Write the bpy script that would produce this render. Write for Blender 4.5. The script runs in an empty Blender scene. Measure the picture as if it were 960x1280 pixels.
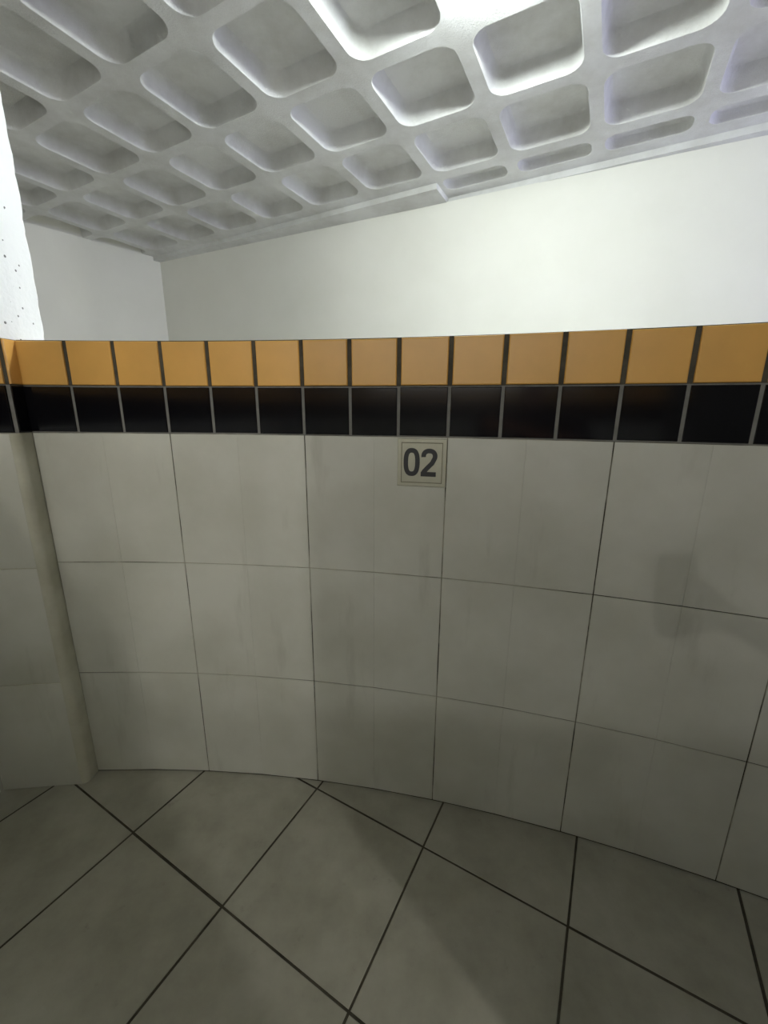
import bpy, bmesh, math, random
from mathutils import Vector, Matrix, noise

random.seed(7)
C = bpy.context.scene
COL = C.collection
T = 0.15                      # one small tile = 15 cm; plan coordinates below are in tiles

# ------------------------------------------------------------------ camera
PITCH, ROLL, CAMH, FPX = math.radians(13.8785), math.radians(0.3728), 9.5323, 515.3
cd = bpy.data.cameras.new('camera')
cam = bpy.data.objects.new('camera', cd); COL.objects.link(cam)
cd.sensor_fit = 'AUTO'; cd.sensor_width = 36.0; cd.lens = FPX / 1280 * 36.0
cd.clip_start = 0.02
fw = Vector((0, math.cos(PITCH), -math.sin(PITCH))); up0 = Vector((0, math.sin(PITCH), math.cos(PITCH))); rt0 = Vector((1, 0, 0))
rt = rt0 * math.cos(ROLL) + up0 * math.sin(ROLL)
up = -rt0 * math.sin(ROLL) + up0 * math.cos(ROLL)
m = Matrix((rt, up, -fw)).transposed().to_4x4()
m.translation = Vector((0, 0, CAMH * T))
cam.matrix_world = m
C.camera = cam

# ------------------------------------------------------------------ world, lights, exposure
w = bpy.data.worlds.new('world'); C.world = w; w.use_nodes = True
w.node_tree.nodes['Background'].inputs[0].default_value = (0.80, 0.82, 0.80, 1)
w.node_tree.nodes['Background'].inputs[1].default_value = 0.01

def light(name, kind, loc, energy, color, size=0.1, target=None, size_y=None):
    d = bpy.data.lights.new(name, kind); d.energy = energy; d.color = color
    if kind == 'AREA':
        d.shape = 'RECTANGLE' if size_y else 'SQUARE'; d.size = size
        if size_y: d.size_y = size_y
    else:
        d.shadow_soft_size = size
    o = bpy.data.objects.new(name, d); COL.objects.link(o)
    o.location = Vector(loc) * T
    if target:
        o.rotation_euler = (Vector(target) * T - o.location).to_track_quat('-Z', 'Y').to_euler()
    return o

LAMP = (2.9, 14.0, 21.84)                                    # bare lamp under the coffers, beyond the half wall
light('ceiling_lamp_light', 'POINT', (LAMP[0], LAMP[1], LAMP[2]), 58, (0.93, 1.0, 0.97), 0.06)
light('left_room_lamp', 'POINT', (-11.7, -15.1, 15.2), 16, (1.0, 0.985, 0.92), 0.03)
light('right_room_lamp', 'POINT', (19.6, -17, 20.5), 78, (1.0, 0.985, 0.92), 0.03)
light('rear_fill_light', 'AREA', (-8, -25, 16.8), 19, (1.0, 0.995, 0.96), 12 * T, (-8, 0, 16.8), 8.4 * T)  # added soft fill from behind, fades down the tiles over the rear blocker
light('daylight', 'AREA', (34, 12.5, 16), 46, (0.62, 0.62, 1.0), 1.2, (14, 20, 17), 1.0)

C.view_settings.view_transform = 'Standard'
C.view_settings.look = 'None'
C.view_settings.gamma = 1.0
C.view_settings.use_curve_mapping = False
C.view_settings.exposure = 1.15
C.cycles.diffuse_bounces = 8
C.cycles.max_bounces = 12

# ------------------------------------------------------------------ materials
def lin(c):
    return tuple(((x / 255) / 12.92 if x / 255 <= 0.04045 else ((x / 255 + 0.055) / 1.055) ** 2.4) for x in c)

class NT:
    def __init__(self, name):
        self.m = bpy.data.materials.new(name); self.m.use_nodes = True
        self.n = self.m.node_tree.nodes; self.l = self.m.node_tree.links
        self.b = self.n['Principled BSDF']
        tc = self.n.new('ShaderNodeTexCoord'); self.co = tc.outputs['Object']
    def node(self, t, **kw):
        x = self.n.new(t)
        for k, v in kw.items(): setattr(x, k, v)
        return x
    def noise(self, scale, detail=4, rough=0.55, stretch=None):
        x = self.node('ShaderNodeTexNoise'); x.inputs['Scale'].default_value = scale
        x.inputs['Detail'].default_value = detail; x.inputs['Roughness'].default_value = rough
        if stretch:
            mp = self.node('ShaderNodeMapping'); mp.inputs['Scale'].default_value = stretch
            self.l.new(self.co, mp.inputs['Vector']); self.l.new(mp.outputs[0], x.inputs['Vector'])
        else:
            self.l.new(self.co, x.inputs['Vector'])
        return x.outputs[0]
    def ramp(self, fac, p0, c0, p1, c1):
        r = self.node('ShaderNodeValToRGB'); e = r.color_ramp.elements
        e[0].position, e[0].color = p0, (*c0, 1); e[1].position, e[1].color = p1, (*c1, 1)
        self.l.new(fac, r.inputs[0]); return r.outputs[0]
    def mix(self, fac, a, b):
        x = self.node('ShaderNodeMix', data_type='RGBA')
        if isinstance(fac, float): x.inputs[0].default_value = fac
        else: self.l.new(fac, x.inputs[0])
        for s, v in ((6, a), (7, b)):
            if isinstance(v, tuple): x.inputs[s].default_value = (*v, 1)
            else: self.l.new(v, x.inputs[s])
        return x.outputs[2]
    def color(self, v):
        if isinstance(v, tuple): self.b.inputs['Base Color'].default_value = (*v, 1)
        else: self.l.new(v, self.b.inputs['Base Color'])
    def set(self, rough=0.5, spec=0.5, metal=0.0):
        self.b.inputs['Roughness'].default_value = rough
        self.b.inputs['Specular IOR Level'].default_value = spec
        self.b.inputs['Metallic'].default_value = metal
    def bump(self, h, strength, dist):
        x = self.node('ShaderNodeBump'); x.inputs['Strength'].default_value = strength; x.inputs['Distance'].default_value = dist
        self.l.new(h, x.inputs['Height']); self.l.new(x.outputs[0], self.b.inputs['Normal'])

def mat_plaster(name, base, dark, scale=2.0, bump=0.25):
    t = NT(name)
    t.color(t.ramp(t.noise(scale, 6), 0.30, dark, 0.62, base)); t.set(0.85, 0.2)
    t.bump(t.noise(160, 3), bump, 0.002); return t.m

def mat_ceiling():
    t = NT('rough painted concrete')
    t.color(t.ramp(t.noise(2.2, 7, 0.65), 0.30, lin((196, 196, 192)), 0.60, lin((222, 223, 222)))); t.set(0.9, 0.15)
    t.bump(t.noise(85, 6, 0.75), 0.85, 0.006); return t.m

def mat_pillar():
    t = NT('white paint with specks')
    v = t.node('ShaderNodeTexVoronoi'); v.inputs['Scale'].default_value = 42; t.l.new(t.co, v.inputs['Vector'])
    d = t.node('ShaderNodeMath', operation='LESS_THAN'); t.l.new(v.outputs['Distance'], d.inputs[0]); d.inputs[1].default_value = 0.17
    n = t.node('ShaderNodeMath', operation='GREATER_THAN'); t.l.new(t.noise(9, 3), n.inputs[0]); n.inputs[1].default_value = 0.53
    mu = t.node('ShaderNodeMath', operation='MULTIPLY'); t.l.new(d.outputs[0], mu.inputs[0]); t.l.new(n.outputs[0], mu.inputs[1])
    t.color(t.mix(mu.outputs[0], lin((236, 237, 234)), lin((120, 120, 116)))); t.set(0.8, 0.2)
    t.bump(t.noise(60, 4), 0.4, 0.004); return t.m

def mat_beige():
    t = NT('beige wall tile')
    base = t.ramp(t.noise(3.0, 5), 0.32, lin((190, 190, 178)), 0.62, lin((206, 206, 196)))
    st = t.ramp(t.noise(2.4, 5, 0.6, (5, 5, 0.9)), 0.60, (0, 0, 0), 0.80, (0.35, 0.35, 0.35))
    t.color(t.mix(st, base, lin((140, 138, 122)))); t.set(0.42, 0.4)
    t.bump(t.noise(210, 2), 0.10, 0.001); return t.m

def mat_floor():
    t = NT('floor tile')
    base = t.ramp(t.noise(5.0, 7, 0.62), 0.30, lin((146, 145, 131)), 0.66, lin((172, 171, 157)))
    dirt = t.ramp(t.noise(16, 6, 0.7), 0.62, (0, 0, 0), 0.80, (0.45, 0.45, 0.45))
    t.color(t.mix(dirt, base, lin((104, 100, 88)))); t.set(0.42, 0.35)
    t.bump(t.noise(140, 3), 0.12, 0.001); return t.m

def mat_joint():                                                # beige grout, blackened with dirt in places
    t = NT('stained beige grout')
    t.color(t.ramp(t.noise(5.0, 4, 0.6), 0.44, lin((70, 66, 54)), 0.60, lin((168, 165, 148)))); t.set(0.9, 0.1); return t.m

def mat_simple(name, c, rough=0.6, spec=0.4, metal=0.0, var=0.0, sc=8):
    t = NT(name); c = lin(c)
    if var:
        t.color(t.ramp(t.noise(sc, 5), 0.3, tuple(x * (1 - var) for x in c), 0.7, tuple(min(1, x * (1 + var)) for x in c)))
    else: t.color(c)
    t.set(rough, spec, metal); return t.m

M_ceil = mat_ceiling()
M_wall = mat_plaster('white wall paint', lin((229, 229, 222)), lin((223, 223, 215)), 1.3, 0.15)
M_dim = mat_plaster('low bounce grey paint', lin((128, 127, 122)), lin((112, 111, 106)), 1.3, 0.15)  # unseen walls kept dark so they bounce less light
M_pillar = mat_pillar()
M_beige = mat_beige()
M_joint = mat_joint()
M_floor = mat_floor()
M_floorjoint = mat_simple('dark floor grout', (72, 69, 60), 0.9, 0.1, 0, 0.45, 12)
M_yellow = mat_simple('mustard glazed tile', (222, 170, 88), 0.36, 0.4, 0, 0.05, 9)
M_black = mat_simple('black glazed tile', (13, 13, 17), 0.12, 0.35, 0, 0.0)
M_grout_dark = mat_simple('dark grout', (84, 80, 70), 0.9, 0.1, 0, 0.3, 30)
M_grout_grey = mat_simple('grey grout', (128, 127, 122), 0.9, 0.1, 0, 0.15, 30)
M_cap = mat_simple('white cement', (214, 213, 206), 0.8, 0.2, 0, 0.06, 14)
M_cove = mat_plaster('stained cove plaster', lin((200, 199, 182)), lin((176, 174, 155)), 7.0, 0.2)
M_metal = mat_simple('brushed plate', (176, 174, 156), 0.42, 0.5, 0.35, 0.05, 30)
M_engrave = mat_simple('dull engraved border', (112, 108, 92), 0.6, 0.3, 0.2)
M_digit = mat_simple('charcoal paint', (52, 52, 54), 0.5, 0.4)
M_bounce = mat_plaster('pale bounce floor', lin((226, 224, 214)), lin((206, 204, 194)), 2.0, 0.1)  # pale tone picked to reflect lamp light into the coffers
M_lampbody = mat_simple('white lamp body', (230, 230, 230), 0.4, 0.4)

# ------------------------------------------------------------------ helpers
def obj(name, bm, mats, parent=None, smooth=None, props=None):
    bmesh.ops.recalc_face_normals(bm, faces=bm.faces[:]) if props is None or props.get('_recalc', True) else None
    me = bpy.data.meshes.new(name); bm.to_mesh(me); bm.free()
    for x in (mats if isinstance(mats, (list, tuple)) else [mats]): me.materials.append(x)
    if smooth is not None:
        for p in me.polygons: p.use_smooth = True
        me.set_sharp_from_angle(angle=math.radians(smooth))
    o = bpy.data.objects.new(name, me); COL.objects.link(o)
    if parent: o.parent = parent
    return o

def struct(name, bm, mats, label=None, cat=None, smooth=None):
    o = obj(name, bm, mats, None, smooth); o['kind'] = 'structure'
    if label: o['label'] = label
    if cat: o['category'] = cat
    return o

def prism(bm, pts, z0, z1, mi=0):
    lo = [bm.verts.new((x * T, y * T, z0 * T)) for x, y in pts]; hi = [bm.verts.new((x * T, y * T, z1 * T)) for x, y in pts]
    n = len(pts); fs = [bm.faces.new(lo[::-1]), bm.faces.new(hi)]
    for i in range(n):
        j = (i + 1) % n; fs.append(bm.faces.new((lo[i], lo[j], hi[j], hi[i])))
    for f in fs: f.material_index = mi
    return fs

def slab(bm, P, Q, z0, z1, depth, gap=0.0, bev=0.02, mi=0, gl=None, gr=None, out=0.0, gz=None):
    """one wall tile: front face from plan point P to Q, facing the viewer's side, with chamfered rim"""
    P, Q = Vector(P), Vector(Q); d = (Q - P); L = d.length; d /= L
    n = Vector((d.y, -d.x))                                     # towards the viewer
    a = (gap if gl is None else gl) / 2; b = L - (gap if gr is None else gr) / 2; gz = (gap if gz is None else gz) / 2
    z0 += gz; z1 -= gz
    def ring(off, ins):
        r = []
        for s, z in ((a + ins, z0 + ins), (b - ins, z0 + ins), (b - ins, z1 - ins), (a + ins, z1 - ins)):
            p = P + d * s + n * off; r.append(bm.verts.new((p.x * T, p.y * T, z * T)))
        return r
    R = [ring(-depth, 0), ring(out - bev, 0), ring(out - bev * 0.3, bev * 0.3), ring(out, bev)]
    fs = [bm.faces.new(R[3]), bm.faces.new(R[0][::-1])]
    for u, v in zip(R, R[1:]):
        for i in range(4):
            j = (i + 1) % 4; fs.append(bm.faces.new((u[i], u[j], v[j], v[i])))
    for f in fs: f.material_index = mi

# ------------------------------------------------------------------ the curved half wall
KX, KY, PHI, IK, IK2, PIT = -1.697015, 8.869505, -0.136179, 0.0297412, -0.000478154, 1.00145919
def curve_table():
    N = 50; tab = {0.0: (KX, KY)}
    for sg in (1, -1):
        x, y = KX, KY
        for i in range(1, 25 * 2 + 1):
            for q in range(N):
                s = sg * PIT * 0.5 * (i - 1 + (q + .5) / N)
                a = PHI - (IK * s + IK2 * s * s / 2)
                x += sg * PIT * .5 / N * math.cos(a); y += sg * PIT * .5 / N * math.sin(a)
            tab[sg * i * 0.5] = (x, y)
    return tab
TAB = curve_table()
def node(i):                                                    # tile joint i (0.5 steps), joint 5 is the reference
    return Vector(TAB[round((i - 5) * 2) / 2])
def normal(i):
    d = node(i + .5) - node(i - .5); d.normalize(); return Vector((d.y, -d.x))
Z3, Z6, Z9, Z10, Z11 = 3.034, 6.007, 9.009, 9.993, 10.901
I0, I1 = -1, 20

bm = bmesh.new()                                                # body of the wall
idx = [I0 + k * 0.5 for k in range(int((I1 - I0) * 2) + 1)]
front = [node(i) - normal(i) * 0.014 for i in idx]; back = [node(i) - normal(i) * 1.05 for i in idx]
pts = [tuple(p) for p in front] + [tuple(p) for p in back[::-1]]
def strip_body(bm, z0, z1, mi, cap_bottom=False, cap_top=False):
    n = len(front)
    for k in range(n - 1):
        q = [(front[k], z0), (front[k + 1], z0), (front[k + 1], z1), (front[k], z1)]
        bm.faces.new([bm.verts.new((p.x * T, p.y * T, z * T)) for p, z in q]).material_index = mi
        q = [(back[k + 1], z0), (back[k], z0), (back[k], z1), (back[k + 1], z1)]
        bm.faces.new([bm.verts.new((p.x * T, p.y * T, z * T)) for p, z in q]).material_index = 2
        if cap_top:
            q = [(front[k], z1), (front[k + 1], z1), (back[k + 1], z1), (back[k], z1)]
            bm.faces.new([bm.verts.new((p.x * T, p.y * T, z * T)) for p, z in q]).material_index = 2
strip_body(bm, 0, 0.05, 4)
strip_body(bm, 0.05, Z9, 1)
strip_body(bm, Z9, Z11 - 0.06, 3, cap_top=True)
bmesh.ops.remove_doubles(bm, verts=bm.verts[:], dist=1e-5)
GB = 0.022
for r, (za, zb) in enumerate(((0.03, Z3), (Z3, Z6), (Z6, Z9))):
    for j in range(-1, 20, 3):
        for k in (0, 1.5):
            slab(bm, node(j + k), node(j + k + 1.5), za, zb, 0.05, GB, 0.005, 0,
                 gl=GB if k == 0 else 0.001, gr=0.001 if k == 0 else GB, gz=0.02)
struct('wall_front', bm, [M_beige, M_joint, M_wall, M_grout_dark, M_floorjoint])

def band(name, za, zb, tile_m, grout_m, gap, gz, rec, bev, out):
    bm = bmesh.new()
    for k in range(I0 * 2, I1 * 2):
        i = k / 2
        q = [(node(i), za), (node(i + .5), za), (node(i + .5), zb), (node(i), zb)]
        vs = []
        for (p, z), ii in zip(q, (i, i + .5, i + .5, i)):
            p = p - normal(ii) * rec; vs.append(bm.verts.new((p.x * T, p.y * T, z * T)))
        bm.faces.new(vs).material_index = 1
    for i in range(I0, I1):
        jz = random.uniform(-.006, .006)
        slab(bm, node(i), node(i + 1), za + jz, zb + jz, 0.06, gap, bev, 0, out=out + random.uniform(-.004, .004), gz=gz, gl=0.0 if i == I0 else None)
    return bm
bmY = band('y', Z10, Z11, M_yellow, M_grout_dark, 0.088, 0.03, 0.012, 0.022, 0.03)
bmK = band('k', Z9, Z10, M_black, M_grout_grey, 0.062, 0.045, 0.010, 0.014, 0.012)

# ------------------------------------------------------------------ left pier: tiled below, white plaster above
PF0, PF1, PB = Vector((-9.72, 8.62)), Vector((-7.71, 8.83)), Vector((-7.69, 9.22))
bm = bmesh.new()
cx, cy, rr = -7.86, 8.91, 0.17                                  # rounded corner of the beige part
arc = [(cx + rr * math.cos(math.radians(a)), cy + rr * math.sin(math.radians(a))) for a in range(-84, 1, 12)]
prism(bm, [(-9.72, 8.58)] + arc + [(-7.70, 9.3), (-7.72, 9.85), (-9.9, 9.7)], 0, Z9, 0)
for za, zb, k in ((Z9, Z10, 3), (Z10, Z11 - 0.02, 2)):
    prism(bm, [(-9.72, 8.64), (-7.72, 8.85), (-7.72, 9.3), (-7.74, 9.80), (-9.9, 9.7)], za, zb, k)
for za, zb in ((0, Z3), (Z3, Z6), (Z6, Z9)):
    slab(bm, (-9.72, 8.54), (-7.84, 8.735), za, zb, 0.06, 0.02, 0.01, 1, gz=0.022)
struct('wall_left_pier', bm, [M_cove, M_beige, M_grout_dark, M_grout_grey], smooth=40)
for bmx, za, zb, out in ((bmY, Z10, Z11, 0.03), (bmK, Z9, Z10, 0.012)):
    gap = 0.09 if bmx is bmY else 0.06
    d = (PF1 - PF0).normalized()
    slab(bmx, PF1 - d * 1.0, PF1, za, zb, 0.06, gap, 0.02, 0, out=out, gz=0.03, gr=0.17)
    slab(bmx, PF1 - d * 2.0, PF1 - d * 1.0, za, zb, 0.06, gap, 0.02, 0, out=out, gz=0.03)
    slab(bmx, PF1 + Vector((0.0, 0.01)), PB, za, zb, 0.06, 0.03, 0.02, 0, out=out, gz=0.03, gl=0.02, gr=0.0)
struct('trim_1', bmY, [M_yellow, M_grout_dark])
struct('trim_2', bmK, [M_black, M_grout_grey])

bm = bmesh.new()                                                # white upper pier with a ragged edge
HZ = 21.94
n = 120
rows = []
for k in range(n + 1):
    z = Z11 - 0.01 + (HZ + 0.1 - Z11) * k / n
    j = 0.05 * (noise.noise(Vector((0, 3.1, z * 1.7))) + 0.6 * noise.noise(Vector((5, 1, z * 6))))
    ring = [(-9.72, 8.62), (-7.69, 8.80), (-7.65, 9.30), (-7.65, 9.90 + j), (-7.70, 9.98 + j), (-9.9, 9.75)]
    rows.append([bm.verts.new((x * T, y * T, z * T)) for x, y in ring])
for a, b in zip(rows, rows[1:]):
    for i in range(6):
        bm.faces.new((a[i], a[(i + 1) % 6], b[(i + 1) % 6], b[i]))
bm.faces.new(rows[0][::-1]); bm.faces.new(rows[-1])
struct('wall_left_upper', bm, [M_pillar])

# ------------------------------------------------------------------ floor
bm = bmesh.new()
TH = math.radians(-28.986); FO = Vector((-5.7692, 7.4843))
E1 = Vector((math.cos(TH), math.sin(TH))) * 3; E2 = Vector((-math.sin(TH), math.cos(TH))) * 3
x0, x1, y0, y1 = -46, 46, -34, 46
vs = [bm.verts.new((x * T, y * T, -0.012 * T)) for x, y in ((x0, y0), (x1, y0), (x1, y1), (x0, y1))]
bm.faces.new(vs).material_index = 1
for a in range(-16, 17):
    for b in range(-16, 17):
        c = FO + E1 * (a + .5) + E2 * (b + .5)
        if not (x0 + 2.2 < c.x < x1 - 2.2 and y0 + 2.2 < c.y < y1 - 2.2): continue
        g = 0.023 * (1 + 0.25 * random.uniform(-1, 1)) / 3
        def ring(ins, z):
            r = []
            for s, t in ((g, g), (1 - g, g), (1 - g, 1 - g), (g, 1 - g)):
                s += ins if s < .5 else -ins; t += ins if t < .5 else -ins
                p = FO + E1 * (a + s) + E2 * (b + t); r.append(bm.verts.new((p.x * T, p.y * T, z * T)))
            return r
        A, B = ring(0, -0.012), ring(0.004, 0.0)
        bm.faces.new(B)
        for i in range(4): bm.faces.new((A[i], A[(i + 1) % 4], B[(i + 1) % 4], B[i]))
struct('floor', bm, [M_floor, M_floorjoint])

bm = bmesh.new()                                                # added pale sheet beyond the half wall, bounces light up to the ceiling
pts2 = [tuple(node(k) - normal(k) * 0.8) for k in range(I0, I1 + 1)]
prism(bm, [(-9.0, 9.9)] + pts2[1:] + [(44, 2), (44, 30), (-25, 44), (-44, 20)], -0.05, 0.02)
struct('floor_bounce', bm, [M_bounce])

# ------------------------------------------------------------------ coffered ceiling
CO = Vector((9.7213, 22.6005)); CT = math.radians(-27.957); CC = 4.0482
EA = Vector((math.cos(CT), math.sin(CT))) * CC; EB = Vector((math.sin(CT), -math.cos(CT))) * CC
def cp(a, b, z):
    p = CO + EA * a + EB * b; return (p.x * T, p.y * T, z * T)
def coffer(bm, a0, a1, b0, b1, ia0, ia1, ib0, ib1, r, prof, seed):
    """cell a0..a1 x b0..b1 with a rounded recess ia0..ia1 x ib0..ib1"""
    NA = 6
    def loop(ins):
        l = []
        rr = max(0.02, r - ins * 0.5)
        A0, A1, B0, B1 = ia0 + ins, ia1 - ins, ib0 + ins, ib1 - ins
        for (ca, cb, st) in ((A1 - rr, B1 - rr, 0), (A0 + rr, B1 - rr, 90), (A0 + rr, B0 + rr, 180), (A1 - rr, B0 + rr, 270)):
            for k in range(NA + 1):
                t = math.radians(st + 90 * k / NA); l.append((ca + rr * math.cos(t), cb + rr * math.sin(t)))
        return l
    L0 = loop(0); outer = []
    cors = ((a1, b1), (a0, b1), (a0, b0), (a1, b0))
    for c in range(4):
        s, e = L0[c * (NA + 1)], L0[c * (NA + 1) + NA]; q = cors[c]
        if c % 2 == 0: ps, pe = (q[0], s[1]), (e[0], q[1])
        else: ps, pe = (s[0], q[1]), (q[0], e[1])
        for k in range(NA + 1):
            u = k / (NA / 2)
            if u <= 1: outer.append((ps[0] + (q[0] - ps[0]) * u, ps[1] + (q[1] - ps[1]) * u))
            else: outer.append((q[0] + (pe[0] - q[0]) * (u - 1), q[1] + (pe[1] - q[1]) * (u - 1)))
    rings = [[bm.verts.new(cp(x, y, HZ)) for x, y in outer]]
    for ins, dz in prof:
        rings.append([bm.verts.new(cp(x, y, HZ + dz)) for x, y in loop(ins)])
    N = len(L0)
    for A, B in zip(rings, rings[1:]):
        for i in range(N):
            j = (i + 1) % N
            bm.faces.new((A[j], A[i], B[i], B[j]))
    bm.faces.new(rings[-1][::-1])
PROF = [(0, 0.0), (0.006, 0.03), (0.024, 0.45), (0.038, 0.68), (0.058, 0.78), (0.095, 0.82)]
HPROF = [(0, 0.0), (0.004, 0.04), (0.010, 0.30), (0.022, 0.42), (0.045, 0.48)]
bm = bmesh.new()
RW = 0.071
for i in range(-12, 10):
    for j in range(0, 16):
        q = [random.uniform(-.008, .008) for _ in range(4)]
        coffer(bm, i, i + 1, j, j + 1, i + RW + q[0], i + 1 - RW + q[1], j + RW + q[2], j + 1 - RW + q[3], 0.17, PROF, 0)
for i in range(-2, 10):
    coffer(bm, i, i + 1, -0.625, 0, i + RW, i + 1 - RW, -0.425, -RW - 0.035, 0.12, HPROF, 0)
bmesh.ops.remove_doubles(bm, verts=bm.verts[:], dist=1e-5)
LOW = HZ - 0.30
def flat(bm, q, z):
    bm.faces.new([bm.verts.new(cp(a, b, z)) for a, b in q])
def riser(bm, p, q, za, zb):
    bm.faces.new([bm.verts.new(cp(*p, za)), bm.verts.new(cp(*q, za)), bm.verts.new(cp(*q, zb)), bm.verts.new(cp(*p, zb))])
BL, BR, NA_ = -0.14, -0.625, -2.0
# lowered margin along the rear wall: wide on the left, narrow on the right of the notch
flat(bm, [(-12, 0), (NA_, 0), (NA_, BL), (-12, BL)], HZ)
flat(bm, [(-12, BL), (NA_, BL), (NA_, -1.4), (-12, -1.4)], LOW)
flat(bm, [(NA_, BR), (10, BR), (10, -1.4), (NA_, -1.4)], LOW)
riser(bm, (-12, BL), (NA_, BL), HZ, LOW); riser(bm, (NA_, BL), (NA_, BR), HZ, LOW); riser(bm, (NA_, BR), (10, BR), HZ, LOW)
# upper side closes the slab
top = [(-12, -1.4), (10, -1.4), (10, 16), (-12, 16)]
flat(bm, top, HZ + 1.4)
for k in range(4): riser(bm, top[k], top[(k + 1) % 4], HZ, HZ + 1.4)
struct('ceiling', bm, [M_ceil], smooth=35)

# ------------------------------------------------------------------ room walls
WA, WB = Vector((-19.23, 39.20)), Vector((17.11, 22.06))
wd = (WB - WA).normalized(); wn = Vector((-wd.y, wd.x))         # away from the viewer
ld = Vector((-0.634, -0.773))
def wall(name, P, Q, out, th=0.8, z1=None, m=None):
    bm = bmesh.new(); P, Q, out = Vector(P), Vector(Q), Vector(out)
    prism(bm, [tuple(P), tuple(Q), tuple(Q + out * th), tuple(P + out * th)], -0.05, z1 or LOW + 0.02)
    struct(name, bm, [m or M_wall])
WC = WB + wd * 24
wall('wall_back', WA - wd * 0.8, WC, wn)
LW = WA + ld * 30
wall('wall_left', WA, LW, Vector((ld.y, -ld.x)) , z1=HZ + 1.3)
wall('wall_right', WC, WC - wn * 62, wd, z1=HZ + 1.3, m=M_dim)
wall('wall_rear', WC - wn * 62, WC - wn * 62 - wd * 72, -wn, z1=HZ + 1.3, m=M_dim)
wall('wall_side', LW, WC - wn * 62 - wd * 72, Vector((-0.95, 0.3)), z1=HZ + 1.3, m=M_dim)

# unseen walls added behind the camera to shape light: half height left, full height right
bm = bmesh.new()
prism(bm, [(-9.75, 8.5), (-9.75, -15), (-10.8, -15), (-10.8, 8.5)], 0, Z9, 0)
prism(bm, [(-9.75, 8.5), (-9.75, -15), (-10.8, -15), (-10.8, 8.5)], Z9, Z10, 1)
prism(bm, [(-9.75, 8.5), (-9.75, -15), (-10.8, -15), (-10.8, 8.5)], Z10, Z11, 2)
struct('wall_blocker_left', bm, [M_beige, M_black, M_yellow])  # added blocker, keeps low light from the left off the tiles
bm = bmesh.new()
for za, zb, k in ((0, Z9, 0), (Z9, Z10, 1), (Z10, Z11, 2)):
    prism(bm, [(-9.75, -7.2), (4.0, -7.2), (4.0, -8.2), (-9.75, -8.2)], za, zb, k)
struct('wall_blocker_rear', bm, [M_beige, M_black, M_yellow])  # added blocker, cuts the rear fill towards the foot of the wall
bm = bmesh.new()
prism(bm, [(4.0, -8), (10.70, -8), (10.70, -9), (4.0, -9)], 0, HZ, 0)
struct('wall_blocker_mid', bm, [M_dim])  # added blocker, trims the left side of the right lamp's beam
bm = bmesh.new()
prism(bm, [(8.92, -4.03), (24, -4.03), (24, -5.0), (10.2, -5.0)], 0, HZ, 0)
struct('wall_blocker_right', bm, [M_dim])  # added blocker, its edge throws the upright shadow line on the tiles

# ------------------------------------------------------------------ number plate
def poly_stroke(bm, path, wdt, z0, z1, closed=False):
    """thick 2D stroke with mitred joins, extruded from z0 to z1 in local plate coordinates"""
    P = [Vector(p) for p in path]; n = len(P); Lf, Rg = [], []
    for i in range(n):
        a = P[i] - P[i - 1] if (closed or i > 0) else P[1] - P[0]
        b = P[(i + 1) % n] - P[i] if (closed or i < n - 1) else P[-1] - P[-2]
        a.normalize(); b.normalize(); t = a + b
        t = t.normalized() if t.length > 1e-6 else a
        nn = Vector((-t.y, t.x)); k = wdt / 2 / max(0.45, nn.dot(Vector((-a.y, a.x))))
        Lf.append(P[i] + nn * k); Rg.append(P[i] - nn * k)
    def vv(p, z): return bm.verts.new((p.x, p.y, z))
    a0 = [vv(p, z0) for p in Lf]; b0 = [vv(p, z0) for p in Rg]; a1 = [vv(p, z1) for p in Lf]; b1 = [vv(p, z1) for p in Rg]
    for i in range(n if closed else n - 1):
        j = (i + 1) % n
        bm.faces.new((a1[i], b1[i], b1[j], a1[j])); bm.faces.new((a0[i], a0[j], b0[j], b0[i]))
        bm.faces.new((a0[i], a1[i], a1[j], a0[j])); bm.faces.new((b0[i], b0[j], b1[j], b1[i]))
    if not closed:
        bm.faces.new((a0[0], b0[0], b1[0], a1[0])); bm.faces.new((a0[-1], a1[-1], b1[-1], b0[-1]))

P7, P8 = node(7), node(8); pd = (P8 - P7).normalized(); pn = Vector((pd.y, -pd.x))
mid = (P7 + P8) / 2 + pn * 0.0
root = bpy.data.objects.new('number_plate', None); COL.objects.link(root)
PW, PH = 1.0 * T, 0.975 * T
cz = (Z9 - 0.03) * T - PH / 2
mw = Matrix(((pd.x, 0, pn.x, mid.x * T), (pd.y, 0, pn.y, mid.y * T), (0, 1, 0, cz), (0, 0, 0, 1)))
root.matrix_world = mw
root['label'] = 'small square grey plate reading 02 fixed under the black tile band'; root['category'] = 'sign'
th = 0.006
bm = bmesh.new()
def chbox(bm, w, h, z0, z1, ch):
    R = []
    for ins, z in ((0, z0), (0, z1 - ch), (ch, z1)):
        R.append([bm.verts.new((sx * (w / 2 - ins), sy * (h / 2 - ins), z)) for sx, sy in ((-1, -1), (1, -1), (1, 1), (-1, 1))])
    bm.faces.new(R[-1]); bm.faces.new(R[0][::-1])
    for a, b in zip(R, R[1:]):
        for i in range(4): bm.faces.new((a[i], a[(i + 1) % 4], b[(i + 1) % 4], b[i]))
chbox(bm, PW, PH, 0.0008, th, 0.0015)
obj('backplate', bm, M_metal, root)
bm = bmesh.new()
bx, by = PW * 0.415, PH * 0.415
poly_stroke(bm, [(-bx, -by), (bx, -by), (bx, by), (-bx, by)], 0.0022, th - 0.0004, th + 0.0006, True)
obj('border_line', bm, M_engrave, root)
def U(x, y): return ((x - 465) / 585 * PW, (425 - y) / 550 * PH)
SWD = 55 / 585 * PW
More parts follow.
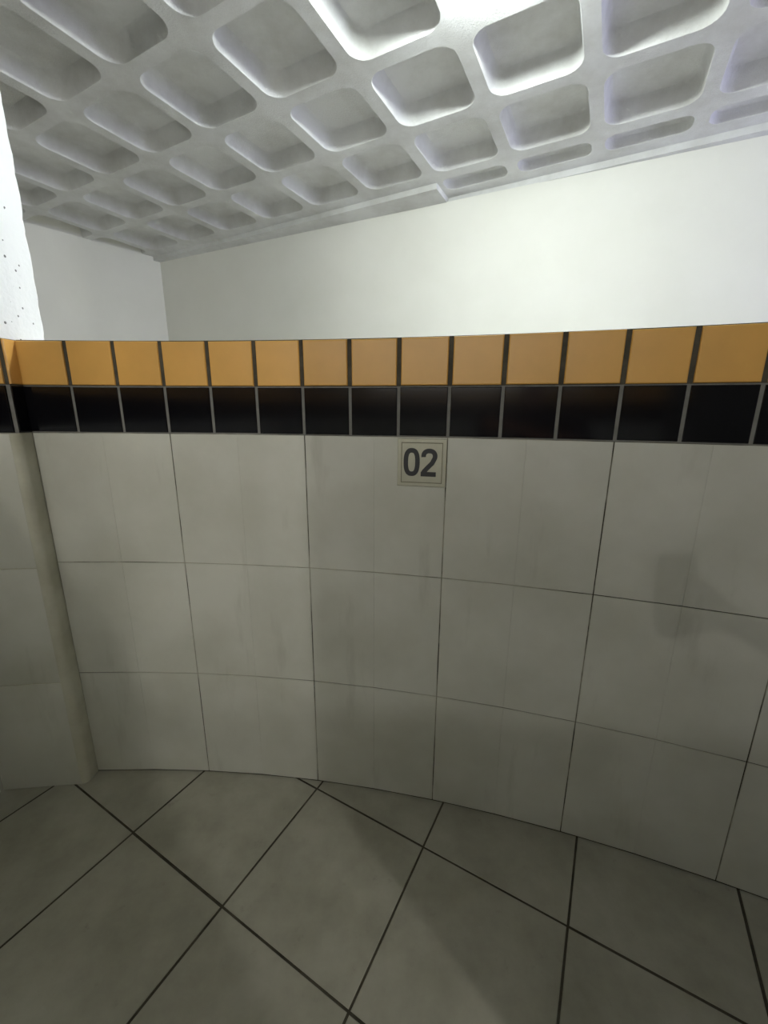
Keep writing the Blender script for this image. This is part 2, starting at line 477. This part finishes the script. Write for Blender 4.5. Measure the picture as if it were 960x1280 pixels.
def ov(cx, cy, rx, ry, a0, a1, n, e=2.4):
    r = []
    for k in range(n):
        t = math.radians(a0 + (a1 - a0) * k / (n - 1 if a1 - a0 < 359 else n)); c, s = math.cos(t), math.sin(t)
        r.append(U(cx + rx * math.copysign(abs(c) ** (2 / e), c), cy - ry * math.copysign(abs(s) ** (2 / e), s)))
    return r
bm = bmesh.new()
poly_stroke(bm, ov(345, 418, 70, 135, 0, 360, 40, 2.6), SWD, th - 0.0002, th + 0.0009, True)
obj('numeral', bm, M_digit, root)
bm = bmesh.new()
two = ov(555, 345, 68, 60, 190, -25, 22, 2.2) + [U(590, 425), U(540, 475), U(498, 520), U(480, 552)]
poly_stroke(bm, two, SWD, th - 0.0002, th + 0.0009)
poly_stroke(bm, [U(457, 553), U(638, 553)], SWD, th - 0.0002, th + 0.0008)
obj('numeral', bm, M_digit, root)

# ------------------------------------------------------------------ ceiling lamp (hangs just above the frame)
lamp = bpy.data.objects.new('ceiling_lamp', None); COL.objects.link(lamp)
lamp.location = Vector((LAMP[0], LAMP[1], HZ + 0.80)) * T
lamp['label'] = 'small bare lamp in a ceiling coffer beyond the half wall'; lamp['category'] = 'lamp'
def lathe(prof, n=24):
    bm = bmesh.new(); rings = []
    for r, z in prof: rings.append([bm.verts.new((r * math.cos(2 * math.pi * k / n), r * math.sin(2 * math.pi * k / n), z)) for k in range(n)])
    for a, b in zip(rings, rings[1:]):
        for i in range(n): bm.faces.new((a[i], a[(i + 1) % n], b[(i + 1) % n], b[i]))
    bm.faces.new(rings[0]); bm.faces.new(rings[-1][::-1]); return bm
obj('ceiling_rose', lathe([(0.045, 0.012), (0.045, -0.012), (0.03, -0.03), (0.02, -0.05)]), M_lampbody, lamp, 40)
obj('socket', lathe([(0.012, -0.05), (0.022, -0.06), (0.024, -0.10), (0.016, -0.112)]), M_lampbody, lamp, 40)

# ------------------------------------------------------------------ the photographer, standing behind the camera
M_skin = mat_simple('skin', (190, 140, 112), 0.55, 0.4)
M_shirt = mat_simple('dark cotton shirt', (44, 46, 54), 0.9, 0.1)
M_jeans = mat_simple('dark trousers', (34, 36, 46), 0.9, 0.1)
M_shoe = mat_simple('black shoes', (22, 22, 24), 0.6, 0.3)
M_hair = mat_simple('dark hair', (30, 24, 20), 0.7, 0.3)
M_phone = mat_simple('graphite phone body', (52, 53, 58), 0.35, 0.5)
M_glass = mat_simple('phone lens glass', (10, 10, 14), 0.08, 0.6)

def skin_mesh(name, verts, edges, rad, root=0, sub=2):
    me = bpy.data.meshes.new(name + '_skeleton'); me.from_pydata(verts, edges, [])
    o = bpy.data.objects.new(name + '_skeleton', me); COL.objects.link(o)
    md = o.modifiers.new('skin', 'SKIN'); md.use_smooth_shade = True; md.branch_smoothing = 0.6
    for k, sv in enumerate(me.skin_vertices[0].data):
        r = rad[k]; sv.radius = r if isinstance(r, tuple) else (r, r); sv.use_root = (k == root)
    sm = o.modifiers.new('sub', 'SUBSURF'); sm.levels = sub; sm.render_levels = sub
    dg = bpy.context.evaluated_depsgraph_get()
    out = bpy.data.meshes.new_from_object(o.evaluated_get(dg))
    bpy.data.objects.remove(o); bpy.data.meshes.remove(me)
    return out

Cm = Vector((0, 0, CAMH * T))
def pc(r, u, f):                                               # metres along the phone's right, up and forward axes
    return Cm + rt * r + up * u + fw * f
PX, PY = -0.024, -0.062                                        # phone centre relative to its lens
V, EDG, RAD = [], [], []
def J(p, r, parent=None):
    V.append(tuple(p)); RAD.append(r)
    if parent is not None: EDG.append((parent, len(V) - 1))
    return len(V) - 1
BX, BY = 0.06, -0.60
pel = J((BX, BY, 0.95), (0.155, 0.115))
wai = J((BX, BY, 1.10), (0.135, 0.10), pel)
che = J((BX, BY, 1.30), (0.165, 0.115), wai)
nek = J((BX, BY + 0.01, 1.46), 0.056, che)
hd1 = J((BX, BY + 0.03, 1.555), (0.070, 0.080), nek)
hd2 = J((BX, BY + 0.035, 1.64), (0.076, 0.092), hd1)
hd3 = J((BX, BY + 0.03, 1.71), (0.055, 0.065), hd2)
for sx in (-1, 1):
    hip = J((BX + sx * 0.095, BY, 0.86), 0.090, pel)
    kne = J((BX + sx * 0.11, BY + 0.02, 0.49), 0.058, hip)
    ank = J((BX + sx * 0.12, BY - 0.01, 0.10), 0.042, kne)
    hee = J((BX + sx * 0.12, BY + 0.0, 0.045), 0.043, ank)
    J((BX + sx * 0.14, BY + 0.19, 0.034), 0.034, hee)
shL = J((BX - 0.19, BY, 1.395), 0.062, che)
elL = J((BX - 0.25, BY - 0.03, 1.11), 0.044, shL)
wrL = J((BX - 0.25, BY + 0.05, 0.87), 0.029, elL)
paL = J((BX - 0.25, BY + 0.07, 0.79), (0.020, 0.040), wrL)
for k, (dy, ln) in enumerate(((0.032, .075), (0.011, .085), (-0.010, .080), (-0.030, .062))):
    a = J((BX - 0.25, BY + 0.07 + dy, 0.735), 0.0095, paL)
    J((BX - 0.243, BY + 0.078 + dy, 0.735 - ln), 0.0075, a)
a = J((BX - 0.235, BY + 0.118, 0.775), 0.011, paL); J((BX - 0.225, BY + 0.135, 0.725), 0.009, a)
shR = J((BX + 0.19, BY + 0.02, 1.395), 0.062, che)
elR = J((BX + 0.30, BY + 0.24, 1.20), 0.044, shR)
wr = pc(PX + 0.105, PY - 0.055, -0.055); wrR = J(wr, 0.028, elR)
paR = J(pc(PX + 0.066, PY - 0.035, -0.036), (0.022, 0.036), wrR)
for k, (u, ln) in enumerate(((0.030, 0.0), (0.008, 0.006), (-0.014, 0.002), (-0.034, -0.010))):      # fingers across the back of the phone
    a = J(pc(PX + 0.048, PY - 0.02 + u, -0.002), 0.0095, paR)
    b = J(pc(PX + 0.022 - ln * .5, PY - 0.012 + u, 0.012), 0.0088, a)
    J(pc(PX - 0.006 - ln, PY - 0.010 + u, 0.011), 0.0078, b)
a = J(pc(PX + 0.052, PY + 0.004, -0.030), 0.012, paR); b = J(pc(PX + 0.034, PY + 0.026, -0.026), 0.0105, a); J(pc(PX + 0.012, PY + 0.036, -0.025), 0.009, b)
me = skin_mesh('person', V, EDG, RAD, pel)
for mm in (M_skin, M_shirt, M_jeans, M_shoe): me.materials.append(mm)
for p in me.polygons:
    c = p.center; p.use_smooth = True
    hand = (c - wr).length < 0.20 or (c.y > BY + 0.30)
    if c.z < 0.085: p.material_index = 3
    elif c.x < BX - 0.20 and c.z < 1.12: p.material_index = 0
    elif hand or c.z > 1.455: p.material_index = 0
    elif c.z < 0.98: p.material_index = 2
    else: p.material_index = 1
person = bpy.data.objects.new('person', me); COL.objects.link(person)
person['label'] = 'person in dark clothes standing and holding up a phone to photograph the tiled wall'; person['category'] = 'person'
def ball(bm, c, r, n=16):
    g = bmesh.ops.create_uvsphere(bm, u_segments=n, v_segments=n // 2 + 2, radius=1.0)
    for v in g['verts']: v.co = Vector((v.co.x * r[0], v.co.y * r[1], v.co.z * r[2])) + Vector(c)
hx, hy = BX, BY + 0.035
bm = bmesh.new(); ball(bm, (hx, hy - 0.018, 1.665), (0.088, 0.098, 0.098))
obj('hair', bm, M_hair, person, 60)
for sx in (-1, 1):
    bm = bmesh.new(); ball(bm, (hx + sx * 0.030, hy + 0.080, 1.625), (0.012, 0.010, 0.009)); obj('eye', bm, M_glass, person, 60)
    bm = bmesh.new(); ball(bm, (hx + sx * 0.076, hy - 0.005, 1.61), (0.010, 0.022, 0.034)); obj('ear', bm, M_skin, person, 60)
bm = bmesh.new(); ball(bm, (hx, hy + 0.094, 1.595), (0.012, 0.018, 0.026)); obj('nose', bm, M_skin, person, 60)
bm = bmesh.new(); ball(bm, (hx, hy + 0.080, 1.558), (0.026, 0.008, 0.007)); obj('mouth', bm, mat_simple('lips', (150, 88, 82), 0.5, 0.4), person, 60)

phone = bpy.data.objects.new('phone', None); COL.objects.link(phone)
ph = Matrix((rt, up, fw)).transposed().to_4x4(); ph.translation = pc(PX, PY, -0.009); phone.matrix_world = ph
phone['label'] = 'dark graphite phone held up in the hand of the person'; phone['category'] = 'phone'
def rrect(w, h, r, n=6):
    l = []
    for cx_, cy_, st in ((w / 2 - r, h / 2 - r, 0), (-w / 2 + r, h / 2 - r, 90), (-w / 2 + r, -h / 2 + r, 180), (w / 2 - r, -h / 2 + r, 270)):
        for k in range(n + 1):
            t = math.radians(st + 90 * k / n); l.append((cx_ + r * math.cos(t), cy_ + r * math.sin(t)))
    return l
def rslab(w, h, r, z0, z1, ch=0.001):
    bm = bmesh.new(); R = []
    for ins, z in ((ch, z0), (0, z0 + ch), (0, z1 - ch), (ch, z1)):
        R.append([bm.verts.new((x, y, z)) for x, y in rrect(w - 2 * ins, h - 2 * ins, r)])
    n = len(R[0])
    for a, b in zip(R, R[1:]):
        for i in range(n): bm.faces.new((a[i], a[(i + 1) % n], b[(i + 1) % n], b[i]))
    bm.faces.new(R[-1]); bm.faces.new(R[0][::-1]); return bm
obj('body', rslab(0.078, 0.160, 0.011, -0.0045, 0.0045), M_phone, phone, 40)
obj('screen', rslab(0.071, 0.153, 0.008, -0.0052, -0.0044, 0.0002), M_glass, phone, 40)
bm = rslab(0.034, 0.034, 0.008, 0.0044, 0.0058, 0.0004)
bmesh.ops.translate(bm, verts=bm.verts[:], vec=(-PX - 0.006, -PY - 0.006, 0)); obj('camera_bump', bm, M_phone, phone, 40)
